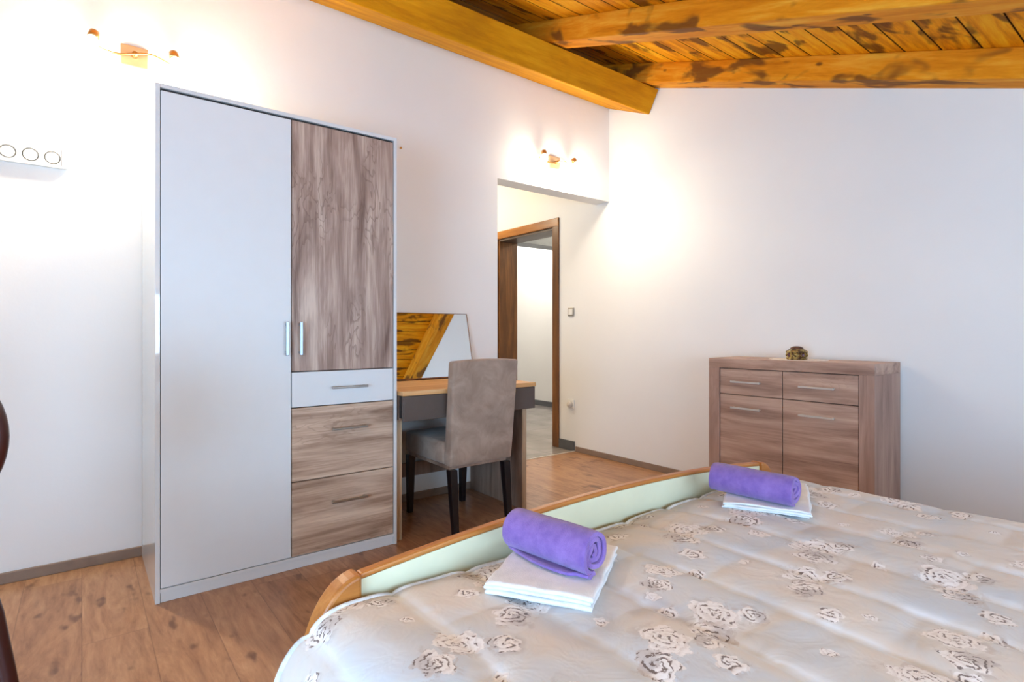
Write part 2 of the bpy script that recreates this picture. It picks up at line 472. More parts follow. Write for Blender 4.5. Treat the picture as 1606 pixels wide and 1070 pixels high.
# room beyond the doorway
bm = bmesh.new(); box(bm, 5.15, 5.3, 3.0, 7.6, 0, 2.9); struct('wall_far_room', bm, M['hall_wall'])
bm = bmesh.new(); box(bm, XR + T, 5.3, 7.3, 7.45, 0, 2.9); box(bm, XR + T, 5.3, 3.0, 3.12, 0, 2.9); struct('wall_far_room_side', bm, M['hall_wall'])
bm = bmesh.new(); box(bm, XR + T, 5.3, 3.0, 7.45, 2.6, 2.7); struct('ceiling_far_room', bm, M['hall_wall'])
bm = bmesh.new(); box(bm, XR + T, 5.15, 4.75, 4.98, 2.02, 2.13); struct('trim_3', bm, M['soffit'], 0.004)
bm = bmesh.new(); box(bm, 5.13, 5.15, 3.12, 7.3, 0, 0.07); struct('baseboard_far_room', bm, M['base_tile'], 0.003)

# baseboards
def bb(name, mat, *b):
    bm = bmesh.new(); box(bm, *b); return struct(name, bm, mat, 0.003)
bb('baseboard_back', M['base_oak'], XL, 2.262, DW - 0.014, DW, 0, 0.045)
bb('baseboard_right', M['base_oak'], XR - 0.014, XR, YF, 3.46, 0, 0.045)
bb('baseboard_left', M['base_oak'], XL, XL + 0.014, YF, DW - 0.014, 0, 0.045)
bb('baseboard_hallway', M['base_tile'], XR - 0.012, XR, 3.475, 3.672, 0, 0.085)
bb('baseboard_hallway_far', M['base_tile'], XR - 0.012, XR, 4.68, 6.3, 0, 0.085)
bb('trim_2', M['plastic_dim'], 2.262, XR, 3.468, 3.482, 0, 0.004)

# doorway lining and casing
bm = bmesh.new()
cz = 2.065
box(bm, XR - 0.016, XR, 3.672, 3.755, 0, cz)
box(bm, XR - 0.016, XR, 4.595, 4.68, 0, cz)
d1 = struct('door_1', bm, M['door_wood'], 0.006)
bm = bmesh.new(); box(bm, XR - 0.017, XR, 3.672, 4.68, 1.985, cz); struct('head_casing', bm, M['door_wood_x'], 0.006, d1)
bm = bmesh.new(); box(bm, XR, XR + T + 0.01, 4.575, 4.60, 0, 1.99); box(bm, XR, XR + T + 0.01, 3.75, 3.772, 0, 1.99)
struct('door_lining', bm, M['door_wood'], 0.002, d1)
bm = bmesh.new(); box(bm, XR, XR + T + 0.01, 3.772, 4.575, 1.965, 1.99); struct('head_lining', bm, M['taupe'], 0.002, d1)

# ceiling planks (one sloping deck, board pattern in mesh gaps and material)
bm = bmesh.new()
ys = YF - 0.12
pw = 0.15
y = ys
while y < DW + 0.12:
    y1 = min(y + pw, DW + 0.13)
    g_ = 0.0025
    za, zb = zp(y + g_), zp(y1 - g_)
    prism(bm, [(y + g_, za), (y1 - g_, zb), (y1 - g_, zb + 0.02), (y + g_, za + 0.02)], 'X', XL - 0.1, XR)
    y = y1
prism(bm, [(ys, zp(ys) + 0.012), (DW + 0.13, zp(DW + 0.13) + 0.012), (DW + 0.13, zp(DW + 0.13) + 0.06), (ys, zp(ys) + 0.06)], 'X', XL - 0.1, XR)
ce = struct('ceiling', bm, M['planks'])

# purlin on the back wall
def beam(name, label, pts, x0, x1, mat, origin):
    t_ = bmesh.new()
    prism(t_, [(p[0] - origin[1], p[1] - origin[2]) for p in pts], 'X', x0 - origin[0], x1 - origin[0])
    o = link(name, t_, mat, None, 0.006, loc=origin)
    return tag(o, label, 'ceiling beam')
beam('ceiling_beam', 'long smooth yellow pine beam running along the top of the wardrobe wall',
     [(DW, 2.850), (2.677, 2.678), (2.590, 2.838), (DW, 3.009)], XL, XR, M['purlin'], (0, 2.68, 2.68))
RL = [
 (1.415, 1.55, 'knotty stained rafter nearest the top left of the ceiling above the wardrobe side'),
 (2.31, 2.45, 'knotty stained rafter crossing the middle of the plank ceiling'),
 (3.222, XR, 'knotty stained rafter lying against the top of the plain right wall'),
 (0.515, 0.65, 'stained rafter over the left side of the bed'),
 (-0.385, -0.25, 'stained rafter nearest the left window'),
]
for x0, x1, lab in RL[:3] + RL[3:]:
    y0, y1 = YF, DW
    beam('ceiling_rafter', lab, [(y0, rz(y0)), (y1, rz(y1)), (y1, rz(y1) + PH), (y0, rz(y0) + PH)], x0, x1, M['rafter'], (x0 * 3.7, 0.3, 0.4 * x0))
for o in list(C.objects):
    if o.name.startswith('ceiling_rafter'): o['group'] = 'rafters under the plank ceiling'

# ------------------------------------------------------------------ wardrobe
WX0, WX1, WY0, WH = 0.219, 1.216, 2.486, 1.98
ward = thing('wardrobe', 'tall white wardrobe with one plain white door beside a wood-grain door and drawers', 'wardrobe', (WX0, WY0, 0))
Wd = WX1 - WX0; dp = DW - 0.002 - WY0
t = 0.016
bm = bmesh.new()
box(bm, 0, t, 0, dp, 0, WH); box(bm, Wd - t, Wd, 0, dp, 0, WH)
box(bm, t, Wd - t, 0, dp, WH - t, WH); box(bm, t, Wd - t, 0.0, dp, 0.038, 0.052)
box(bm, t, Wd - t, dp - 0.01, dp, 0.04, WH - t); box(bm, 0.499 - 0.008, 0.499 + 0.008, 0.03, dp - 0.01, 0.05, WH - t)
link('carcass', bm, M['white_lam'], ward, 0.001)
bx('plinth', M['white_lam'], ward, t + 0.001, Wd - t - 0.001, 0.004, 0.02, 0, 0.05)
dv = 0.718 - WX0
dr = bx('door', M['white_door'], ward, t + 0.002, dv - 0.0015, 0.001, 0.018, 0.055, WH - t - 0.010)
bar_handle(dr, M['steel_blue'], (0.695 - WX0, 0.001, 1.005), 'Z', 0.145, stand=0.025, r=0.006)
dr = bx('door', M['oak_v'], ward, dv + 0.0025, Wd - t - 0.003, 0.001, 0.018, 0.861, WH - t - 0.010)
dr['label'] = 'wood-grain door'
bar_handle(dr, M['steel_blue'], (0.753 - WX0, 0.001, 1.005), 'Z', 0.145, stand=0.025, r=0.006)
for z0, z1, hz, m, lb in ((0.704, 0.857, 0.782, 'white_door', 'white drawer'), (0.380, 0.700, 0.595, 'oak_h', 'wood-grain drawer'), (0.055, 0.376, 0.266, 'oak_h', 'wood-grain drawer')):
    d = bx('drawer', M[m], ward, dv + 0.0025, Wd - t - 0.003, 0.001, 0.018, z0, z1)
    d['label'] = lb
    bar_handle(d, M['steel'], (0.973 - WX0, 0.001, hz), 'X', 0.17, stand=0.025)
# dark strip painting in the shade of the recess above the doors
bx('gap_shade_strip', M['gap_shade'], ward, t + 0.001, Wd - t - 0.001, 0.012, 0.016, WH - t - 0.022, WH - t - 0.0005, bevel=0)

# ------------------------------------------------------------------ desk
DX0, DX1, DYF = 1.224, 2.062, 2.435
desk = thing('dressing_table', 'narrow oak dressing table with a dark taupe drawer front beside the wardrobe', 'desk', (DX0, DYF, 0))
w = DX1 - DX0; dd = DW - 0.016 - DYF
bx('table_top', M['desk_top'], desk, 0, w, 0, dd, 0.722, 0.745)
bx('drawer', M['taupe'], desk, 0.004, w - 0.004, 0.004, 0.022, 0.598, 0.720)
bm = bmesh.new(); box(bm, 0.03, w - 0.03, 0.022, dd - 0.02, 0.60, 0.612); box(bm, 0.004, w - 0.004, 0.022, 0.05, 0.612, 0.72)
link('drawer_box', bm, M['gap_shade'], desk, 0.001)
for xx in (0.004, w - 0.034):
    s = bx('side_panel', M['desk_side'], desk, xx, xx + 0.030, 0.085, dd, 0, 0.722 if False else 0.5985)
    bx('edge_band', M['desk_edge'], s, xx, xx + 0.030, 0.082, 0.085, 0, 0.5975, bevel=0.0005)
bm = bmesh.new(); box(bm, 0.034, w - 0.034, dd - 0.03, dd - 0.012, 0.16, 0.24)
link('back_rail', bm, M['desk_side'], desk, 0.001)
for xx in (0.006, w - 0.032): bx('upper_side', M['desk_side'], desk, xx, xx + 0.026, 0.05, dd, 0.5985, 0.722, bevel=0.001)

# mirror leaning on the wall, on the desk
mir = thing('tabletop_mirror', 'rectangular mirror with thin brown edge leaning on the dressing table against the wall', 'mirror', (1.42, 2.972, 0.7485))
mir.rotation_euler = (-math.radians(13), 0, 0)
bx('mirror_glass', M['mirror'], mir, 0.0, 0.575, 0.0, 0.004, 0.008, 0.412, bevel=0.001)
bm = bmesh.new()
box(bm, 0.575, 0.579, -0.002, 0.012, 0.0, 0.415); box(bm, -0.004, 0.0, -0.002, 0.012, 0.0, 0.415)
box(bm, 0, 0.575, -0.002, 0.012, 0.0, 0.008); box(bm, 0, 0.575, -0.001, 0.012, 0.412, 0.415); box(bm, 0, 0.575, 0.0045, 0.012, 0.008, 0.412)
link('frame', bm, M['door_wood'], mir, 0.001)

# ------------------------------------------------------------------ chair at the desk
ch = thing('dining_chair', 'taupe suede high-back chair with black legs pushed in at the dressing table', 'chair', (1.655, 2.62, 0))
hw = 0.193
bm = bmesh.new()
# back: tapered padded slab, leaning towards the bed
nz, nx = 14, 8
def backpt(u, v, side):
    z = 0.352 + v * 0.535
    y = -0.235 - 0.045 * v
    half = hw + 0.012 * v
    th = 0.075 - 0.022 * v
    x = (u - 0.5) * 2 * half
    yy = y if side == 0 else y + th
    bulge = 0.006 * (1 - (2 * u - 1) ** 2) * (1 - (2 * v - 1) ** 2)
    return (x, yy - bulge if side == 0 else yy + bulge, z + (0.008 * (1 - (2 * u - 1) ** 2) if v == 1 else 0))
F = [[bm.verts.new(backpt(i / nx, j / nz, 0)) for i in range(nx + 1)] for j in range(nz + 1)]
B = [[bm.verts.new(backpt(i / nx, j / nz, 1)) for i in range(nx + 1)] for j in range(nz + 1)]
for j in range(nz):
    for i in range(nx):
        bm.faces.new((F[j][i], F[j][i + 1], F[j + 1][i + 1], F[j + 1][i])); bm.faces.new((B[j][i], B[j + 1][i], B[j + 1][i + 1], B[j][i + 1]))
for j in range(nz):
    bm.faces.new((F[j][0], F[j + 1][0], B[j + 1][0], B[j][0])); bm.faces.new((F[j][nx], B[j][nx], B[j + 1][nx], F[j + 1][nx]))
for i in range(nx):
    bm.faces.new((F[nz][i], F[nz][i + 1], B[nz][i + 1], B[nz][i])); bm.faces.new((F[0][i], B[0][i], B[0][i + 1], F[0][i + 1]))
link('backrest', bm, M['suede'], ch, 0.012, True, 3)
bm = bmesh.new(); box(bm, -hw, hw, -0.163, 0.268, 0.352, 0.47)
link('seat', bm, M['suede'], ch, 0.018, True, 3)
bx('seat_frame', M['desk_side'], ch, -hw + 0.012, hw - 0.012, -0.20, 0.258, 0.333, 0.3515)
for sx, sy in ((-1, -1), (1, -1), (-1, 1), (1, 1)):
    bm = bmesh.new()
    xc = sx * (hw - 0.024) + (0.018 if sx > 0 and sy > 0 else 0); yt = -0.205 if sy < 0 else 0.243; yb = yt + (-0.035 if sy < 0 else 0.01)
    for (xa, yy, zz, r) in ((xc, yt, 0.333, 0.0215), (xc, yb, 0.0, 0.015)):
        for dx_, dy_ in ((-1, -1), (1, -1), (1, 1), (-1, 1)): bm.verts.new((xa + dx_ * r, yy + dy_ * r, zz))
    bm.verts.ensure_lookup_table(); V = bm.verts
    bm.faces.new([V[i] for i in (0, 1, 2, 3)]); bm.faces.new([V[i] for i in (7, 6, 5, 4)])
    for k in range(4): bm.faces.new((V[k], V[(k + 1) % 4], V[4 + (k + 1) % 4], V[4 + k]))
    link('leg', bm, M['black_wood'], ch, 0.003)

# ------------------------------------------------------------------ chest of drawers
CX, CY0, CY1, CH = 3.030, 1.045, 1.943, 0.877
chest = thing('chest_of_drawers', 'brown wood-grain chest with two drawers over two doors against the right wall', 'cabinet', (CX, CY0, 0))
cw = CY1 - CY0; cd = XR - 0.016 - CX
bm = bmesh.new()
st_ = 0.070
box(bm, 0, cd, 0, st_, 0, CH - 0.056)
link('side_panel', bm, M['chest_v'], chest, 0.0015)
bm = bmesh.new(); box(bm, 0, cd, cw - st_, cw, 0, CH - 0.056)
link('side_panel', bm, M['chest_v'], chest, 0.0015)
bx('top_panel', M['chest_h'], chest, 0, cd, 0, cw, CH - 0.056, CH, bevel=0.0015)
bm = bmesh.new(); box(bm, 0.03, cd, st_, cw - st_, 0.05, CH - 0.056); link('carcass', bm, M['gap_shade'], chest)
bx('plinth', M['chest_h'], chest, 0.004, 0.03, st_, cw - st_, 0, 0.055)
mid = cw / 2
for (a, b, hc) in ((st_ + 0.003, mid - 0.002, 1.31 - CY0), (mid + 0.002, cw - st_ - 0.003, 1.70 - CY0)):
    d = bx('drawer', M['chest_h'], chest, 0.004, 0.022, a, b, 0.668, CH - 0.060)
    bar_handle(d, M['steel_light'], (0.004, hc, 0.743), 'Y', 0.177, out=(-1, 0, 0), stand=0.026)
    d = bx('door', M['chest_h'], chest, 0.004, 0.022, a, b, 0.058, 0.664)
    bar_handle(d, M['steel_light'], (0.004, hc, 0.592), 'Y', 0.177, out=(-1, 0, 0), stand=0.026)

# doily and trinket box on the chest
bm = bmesh.new()
R_ = []
for k in range(72):
    a = 2 * PI * k / 72
    r = 0.150 + 0.006 * math.cos(a * 18)
    R_.append((r * math.cos(a) * 0.85, r * math.sin(a)))
prism(bm, R_, 'Z', 0, 0.002)
tag(link('doily', bm, M['doily'], None, loc=(3.205, 1.49, CH + 0.0003)), 'round white lace doily under the trinket box on the chest', 'doily')
tb = thing('trinket_box', 'small gilded octagonal trinket box with dark domed lid on white doily', 'box', (3.18, 1.485, CH + 0.0025), 0.2)
m8 = Matrix.Rotation(PI / 8, 3, 'Z')
bm = bmesh.new(); lathe(bm, [(0.050, 0), (0.055, 0.004), (0.055, 0.012), (0.051, 0.016), (0.053, 0.036), (0.057, 0.040)], 8, mat=m8)
link('body', bm, M['gilt'], tb, 0.0015)
bm = bmesh.new(); lathe(bm, [(0.057, 0.0402), (0.057, 0.046), (0.046, 0.054), (0.032, 0.061)], 8, mat=m8)
ld = link('lid', bm, M['gilt'], tb, 0.0015)
bm = bmesh.new(); lathe(bm, [(0.036, 0.058), (0.033, 0.066), (0.024, 0.072), (0.010, 0.075), (0.001, 0.0755)], 16)
link('lid_rosette', bm, M['gilt_lid'], ld, 0, True)
for k in range(8):
    a = k * PI / 4 + 0.1
    bm = bmesh.new(); bmesh.ops.create_uvsphere(bm, u_segments=10, v_segments=8, radius=0.009)
    for v in bm.verts: v.co = Vector((v.co.x * 0.9 + 0.050 * math.cos(a), v.co.y * 0.9 + 0.050 * math.sin(a), v.co.z * 1.2 + 0.026))
    link('gem', bm, M['gem'] if k % 2 else M['gilt'], tb, 0, True)

# ------------------------------------------------------------------ bed
BX0, BX1, BYI = 0.285, 1.865, 0.935       # outer sides, inner face of footboard
bed = thing('double_bed', 'double bed with curved beech footboard framing a pale green panel', 'bed', ((BX0 + BX1) / 2, 0, 0))
bc = (BX0 + BX1) / 2
def top_z(x):   # footboard crown (local x)
    return 0.640 - 0.038 * (x / 0.69) ** 2
pin = 0.685
bm = bmesh.new()
n = 28
pts = [(-pin, 0.22)] + [(-pin + 2 * pin * i / n, top_z(-pin + 2 * pin * i / n) - 0.011) for i in range(n + 1)] + [(pin, 0.22)]
prism(bm, pts, 'Y', BYI + 0.008, BYI + 0.026)
link('footboard_panel', bm, M['bed_panel'], bed)
bm = bmesh.new()
up = [(-pin + 2 * pin * i / n, top_z(-pin + 2 * pin * i / n)) for i in range(n + 1)]
lo = [(x, z - 0.011) for x, z in up][::-1]
prism(bm, up + lo, 'Y', BYI + 0.006, BYI + 0.028)
link('top_trim', bm, M['bed_wood'], bed, 0.004)
for s in (-1, 1):
    bm = bmesh.new()
    outer, inner = [], []
    zt = top_z(pin)
    for k in range(15):
        a = PI / 2 * k / 14
        outer.append((s * (pin + 0.100 * math.sin(a)), zt + 0.002 - 0.175 * (1 - math.cos(a))))
    outer.append((s * (pin + 0.100), 0.0))
    inner = [(s * (pin + 0.030), 0.0), (s * (pin + 0.030), 0.28), (s * pin, 0.30)]
    prism(bm, outer + inner, 'Y', BYI - 0.004, BYI + 0.040)
    link('footboard_post', bm, M['bed_wood'], bed, 0.007, seg=3)
bm = bmesh.new(); box(bm, -pin, pin, BYI + 0.004, BYI + 0.030, 0.15, 0.22); link('lower_rail', bm, M['bed_wood'], bed, 0.003)
for s in (-1, 1):
    a, b = sorted((s * (pin + 0.07), s * (pin + 0.098)))
    bx('side_rail', M['bed_wood'], bed, a, b, -1.13, BYI - 0.005, 0.18, 0.32)
bx('mattress', M['mattress'], bed, -0.70, 0.70, -1.11, BYI - 0.07, 0.24, 0.50, bevel=0.04)
bx('slat_base', M['bed_wood'], bed, -0.75, 0.75, -1.125, BYI - 0.03, 0.19, 0.235)
hb = bmesh.new()
hp = [(-0.79, 0)] + [(-0.79 + 1.58 * i / n, 0.90 - 0.14 * ((2 * i / n - 1) ** 2)) for i in range(n + 1)] + [(0.79, 0)]
prism(hb, hp, 'Y', -1.17, -1.135); link('headboard', hb, M['bed_wood'], bed, 0.006)

# bedspread
QX0, QX1 = 0.250, 1.862
QY0, QY1 = -1.12, 0.922
nu, nv = 300, 360
zt, rr = 0.577, 0.120
sideL = 0.30
topw = (QX1 - QX0) - 2 * rr
arc = PI / 2 * rr
L = sideL * 2 + arc * 2 + topw
def prof(sv):
    """arc length -> (x, z, nx, nz)"""
    if sv < sideL: return (QX0, zt - rr - (sideL - sv), -1, 0)
    sv -= sideL
    if sv < arc:
        a = sv / rr
        return (QX0 + rr - rr * math.cos(a), zt - rr + rr * math.sin(a), -math.cos(a), math.sin(a))
    sv -= arc
    if sv < topw: return (QX0 + rr + sv, zt, 0, 1)
    sv -= topw
    if sv < arc:
        a = sv / rr
        return (QX1 - rr + rr * math.sin(a), zt - rr + rr * math.cos(a), math.sin(a), math.cos(a))
    sv -= arc
    return (QX1, zt - rr - sv, 1, 0)
chan = 0.158
def puff(sv, yv):
    """quilting relief"""
    f = (sv - 0.085) / chan; fr = f - math.floor(f)
    e = abs(fr - 0.5) * 2
    h = -0.009 * (e ** 5)
    row = math.floor(f)
    yy = (yv + (row % 2) * 0.15) / 0.30
    e2 = abs(yy - math.floor(yy) - 0.5) * 2
    h -= 0.0045 * (e2 ** 6) * (1 - 0.3 * e)
    h += 0.0075 * mnoise.noise(Vector((sv * 3.2, yv * 2.6, 0.3)))
    h += 0.0035 * mnoise.noise(Vector((sv * 9, yv * 7, 2.3)))
    # puckers running off the seams
    h += 0.0022 * (e ** 2) * mnoise.noise(Vector((sv * 10, yv * 40, 5.1)))
    return h
def qpoint(sv, yv):
    x, z, ax, az = prof(sv)
    d = QY1 - yv
    h = puff(sv, yv)
    side = 1 - az if az < 1 else 0
    wave = 0.0
    if az < 0.7:
        k = min(1, (zt - z) / 0.30)
        wave = 0.014 * k * math.sin(yv * 21 + 1.3 * math.sin(yv * 9)) + 0.010 * k
    x += ax * (h + wave); z += az * h
    # slight sink and tuck along the footboard, less at the corners
    if az > 0:
        mid_ = max(0.0, 1 - abs((x - 1.06) / 0.78) ** 3)
        if d < 0.22: z -= 0.016 * mid_ * (1 - d / 0.22) ** 1.5
        if d < 0.03: z -= 0.014 * (1 - math.sqrt(max(0, 1 - (1 - d / 0.03) ** 2)))
    # slight sag lines toward middle
    if az > 0: z += 0.003 * az * math.sin((x - QX0) / (QX1 - QX0) * PI)
    return (x, yv, z)
verts = []; uvs = []
for j in range(nv + 1):
    # denser rows toward the foot of the bed
    f = j / nv
    yv = QY0 + (QY1 - QY0) * f
    for i in range(nu + 1):
        sv = L * i / nu
        verts.append(qpoint(sv, yv)); uvs.append((sv, yv))
faces = []
for j in range(nv):
    for i in range(nu):
        a = j * (nu + 1) + i
        faces.append((a, a + 1, a + nu + 2, a + nu + 1))
me = bpy.data.meshes.new('bedspread'); me.from_pydata(verts, [], faces)
uvl = me.uv_layers.new(name='UVMap')
idx = np.empty(len(me.loops), dtype=np.int32); me.loops.foreach_get('vertex_index', idx)
uvl.data.foreach_set('uv', np.array(uvs, dtype=np.float32)[idx].ravel())
me.polygons.foreach_set('use_smooth', [True] * len(me.polygons))
me.materials.append(M['quilt'])
qo = bpy.data.objects.new('bedspread', me); C.objects.link(qo)
so = qo.modifiers.new('Solid', 'SOLIDIFY'); so.thickness = 0.012; so.offset = -1
tag(qo, 'quilted beige bedspread printed with white and brown roses covering the bed', 'bedspread')
# hem binding: raised piping along the foot-end and left edge
def qz(x, y):
    sv = sideL + arc + (x - QX0 - rr)
    return qpoint(sv, y)[2]
bm = bmesh.new()
tube(bm, [Vector(qpoint(L * i / 240, QY1 - 0.004)) for i in range(241)], 0.0065, 8)
hm = link('hem', bm, M['hem'], qo, 0, True)

# ------------------------------------------------------------------ towels
def folded_towel(cx, cy, rot, w_, l_, h_, label, layers=3, seed=1, skew=0.0):
    zs = max(qz(cx + dx * math.cos(rot) - dy * math.sin(rot), cy + dx * math.sin(rot) + dy * math.cos(rot)) for dx in np.linspace(-w_ / 2, w_ / 2, 7) for dy in np.linspace(-l_ / 2, l_ / 2, 7))
    zs -= 0.001
    bm = bmesh.new()
    th = h_ / layers
    for k in range(layers):
        nxx, nyy = 26, 22
        sh = 0.003 * ((k * 7 + seed) % 3 - 1)
        z0, z1 = k * th + 0.0003, (k + 1) * th - 0.0003
        def P(u, v, s):
            # rounded slab: superellipse edge profile
            ex = min(u, 1 - u) * w_; ey = min(v, 1 - v) * l_
            e = min(ex, ey); r = th * 0.5
            k_ = 1.0 if e >= r else math.sqrt(max(0, 1 - (1 - e / r) ** 2))
            zc = (z0 + z1) / 2
            z = zc + s * (z1 - z0) / 2 * k_
            x = (u - 0.5) * w_ + sh + skew * (v - 0.5); y = (v - 0.5) * l_ + sh
            nn = mnoise.noise(Vector((x * 14 + seed, y * 14, k * 3.0)))
            x += 0.0035 * mnoise.noise(Vector((v * 5, k * 2.2, seed))) * (2 if u in (0, 1) else 1)
            y += 0.0035 * mnoise.noise(Vector((u * 5, k * 2.9, seed + 4)))
            z += 0.0022 * nn * (1 if k == layers - 1 else 0.4)
            # soft corners droop
            dd_ = max(0, abs(u - 0.5) + abs(v - 0.5) - 0.85)
            z -= 0.02 * dd_ * (k + 1) / layers
            return (x, y, max(z, 0.0 if k == 0 else z))
        def axis_samples(nn_, ln):
            base = [0, th * 0.06 / ln, th * 0.2 / ln, th * 0.5 / ln]
            mid_ = list(np.linspace(th / ln, 1 - th / ln, nn_ - 8))
            return base + mid_ + [1 - b for b in base[::-1]]
        us, vs = axis_samples(nxx, w_), axis_samples(nyy, l_)
        T_ = [[bm.verts.new(P(u, v, 1)) for u in us] for v in vs]
        B_ = [[bm.verts.new(P(u, v, -1)) for u in us] for v in vs]
        for j in range(len(vs) - 1):
            for i in range(len(us) - 1):
                bm.faces.new((T_[j][i], T_[j][i + 1], T_[j + 1][i + 1], T_[j + 1][i])); bm.faces.new((B_[j][i], B_[j + 1][i], B_[j + 1][i + 1], B_[j][i + 1]))
        for j in range(len(vs) - 1):
            for i in (0, len(us) - 1): bm.faces.new((T_[j][i], T_[j + 1][i], B_[j + 1][i], B_[j][i]))
        for i in range(len(us) - 1):
            for j in (0, len(vs) - 1): bm.faces.new((T_[j][i], T_[j][i + 1], B_[j][i + 1], B_[j][i]))
    bmesh.ops.remove_doubles(bm, verts=bm.verts, dist=0.00002)
    o = link('folded_towel', bm, M['white_terry'], None, 0, True, loc=(cx, cy, zs))
    o.rotation_euler = (0, 0, rot)
    tag(o, label, 'towel', 'white folded towels on the bed')
    return zs + h_

def rolled_towel(cx, cy, z0, ax_rot, length, R, label, seed=1, flap=0.0, squash=0.92):
    """spiral roll lying along local Y"""
    bm = bmesh.new()
    turns = 3.1; th = R / (turns + 0.35) * 0.86
    npt = 130
    prof_o = []
    def rad(a):    # a: 0..turns*2pi from centre out
        return 0.10 * R + (R - 0.10 * R) * (a / (turns * 2 * PI))
    ctr = []
    for i in range(npt + 1):
        a = turns * 2 * PI * i / npt
        r = rad(a)
        wob = 1 + 0.15 * math.sin(a * 1.3 + seed) * (1 - i / npt) + 0.08 * math.sin(a * 3.1 + seed * 2) * (1 - i / npt)
        an = -PI / 2 - turns * 2 * PI + a
        ctr.append((r * wob * math.cos(an), r * wob * math.sin(an) * squash))
    if flap:
        x0_, z0_ = ctr[-1]
        for k in range(1, 9): ctr.append((x0_ + (-flap) * k / 8, z0_ + 0.002 * math.sin(k * 1.1)))
    # normals & thickness loop
    n_ = len(ctr); O, I = [], []
    for i, (x, z) in enumerate(ctr):
        a = ctr[max(i - 1, 0)]; b = ctr[min(i + 1, n_ - 1)]
        tx, tz = b[0] - a[0], b[1] - a[1]; l = math.hypot(tx, tz) or 1
        nx_, nz_ = tz / l, -tx / l
        t2 = th * 0.46 * (1.0 if 2 < i < n_ - 3 else 0.6)
        O.append((x + nx_ * t2, z + nz_ * t2)); I.append((x - nx_ * t2, z - nz_ * t2))
    loop = O + I[::-1]
    m_ = len(loop)
    ny = 24
    zmin = min(p[1] for p in loop)
    rings = []
    for j in range(ny + 1):
        v = j / ny
        e = min(v, 1 - v) * length
        ring = []
        for i, (x, z) in enumerate(loop):
            ii = i if i < n_ else m_ - 1 - i
            depth = 1 - ii / n_
            yo = (v - 0.5) * length
            wv = mnoise.noise(Vector((ii * 0.08, seed, 1.0 if v < 0.5 else 4.0)))
            if v < 0.08 or v > 0.92: yo += wv * 0.006 + (0.006 * depth if v < 0.08 else -0.006 * depth)
            fac = 1.0 - (0.02 if e < 0.002 else 0)
            n1 = mnoise.noise(Vector((x * 25, yo * 12, z * 25 + seed)))
            s_ = fac * (1 + 0.03 * n1)
            cap_ = 1 + (0.10 if ii >= n_ - 9 and flap else 0) * 0
            xx_ = x * s_
            if flap and ii > npt: xx_ = ctr[npt][0] + (x - ctr[npt][0]) * (0.75 + 0.5 * math.sin(v * PI * 1.0 + 0.3)) * (1 if v > 0.15 else 0.8)
            ring.append(bm.verts.new((xx_, yo, (z - zmin) * (1 if z < zmin + 0.01 else s_))))
        rings.append(ring)
    for a, b in zip(rings, rings[1:]):
        for k in range(m_): bm.faces.new((a[k], a[(k + 1) % m_], b[(k + 1) % m_], b[k]))
    # end faces as strips
    for r_ in (rings[0], rings[-1]):
        for i in range(n_ - 1):
            bm.faces.new((r_[i], r_[i + 1], r_[m_ - 2 - i], r_[m_ - 1 - i]))
    o = link('rolled_towel', bm, M['purple'], None, 0, True, loc=(cx, cy, z0))
    bv = o.modifiers.new('b', 'BEVEL'); bv.width = 0.0015; bv.segments = 2; bv.limit_method = 'ANGLE'; bv.angle_limit = math.radians(50)
    o.rotation_euler = (0, 0, ax_rot)
    return tag(o, label, 'towel', 'purple rolled towels on the bed')

zt1 = folded_towel(0.708, 0.777, math.radians(32), 0.245, 0.19, 0.026, 'white towel folded flat on the bed under the nearer purple roll', 3, 1)
rolled_towel(0.700, 0.776, zt1, math.radians(8), 0.196, 0.0375, 'purple towel roll lying on the white towel nearer the left of the bed', 1, 0.035, 1.0)
zt2 = folded_towel(1.475, 0.768, math.radians(26), 0.29, 0.20, 0.018, 'white towel folded flat on the bed under the farther purple roll', 3, 5)
rolled_towel(1.392, 0.762, zt2, math.radians(5), 0.215, 0.0385, 'purple towel roll lying on the white towel nearer the chest of drawers', 3, 0.0, 0.95)

# ------------------------------------------------------------------ wall lamps
def wall_lamp(x, z, label):
    L_ = thing('wall_lamp', label, 'wall lamp', (x, DW, z), 0, 'twin spot wall lamps')
    bx('mounting_plate', M['plate_metal'], L_, -0.052, 0.052, -0.022, -0.001, -0.047, 0.047, bevel=0.003)
    bm = bmesh.new()
    pts = []
    for i in range(41):
        u = -1 + 2 * i / 40
        pts.append((u * 0.165, -0.045 - 0.012 * math.cos(u * PI), 0.016 * math.sin(u * PI * 1.2) - 0.002))
    tube(bm, pts, 0.005, 8); link('arm', bm, M['brass'], L_, 0, True)
    bm = bmesh.new(); tube(bm, [(0, -0.02, 0), (0, -0.058, 0)], 0.011, 12); link('hub', bm, M['brass'], L_, 0, True)
    for s in (-1, 1):
        d = Vector((s * 0.18, -0.28, -0.9)).normalized()
        q = d.to_track_quat('-Z', 'Y').to_matrix()
        p0 = Vector((s * 0.150, -0.070, 0.030))
        bm = bmesh.new(); lathe(bm, [(0.008, 0.022), (0.018, 0.016), (0.020, 0.0), (0.021, -0.018)], 20, c=p0, mat=q)
        h = link('spot_head', bm, M['brass'], L_, 0, True)
        bm = bmesh.new(); lathe(bm, [(0.018, -0.0185), (0.024, -0.034), (0.027, -0.052), (0.022, -0.064), (0.004, -0.068)], 20, c=p0, mat=q)
        link('glass_shade', bm, M['bulb'], h, 0, True)
    return L_
wall_lamp(0.190, 2.292, 'twin-spot brass wall lamp, lit, above the left side of the wardrobe')
wall_lamp(2.775, 2.292, 'twin-spot brass wall lamp, lit, above the passage near the room corner')

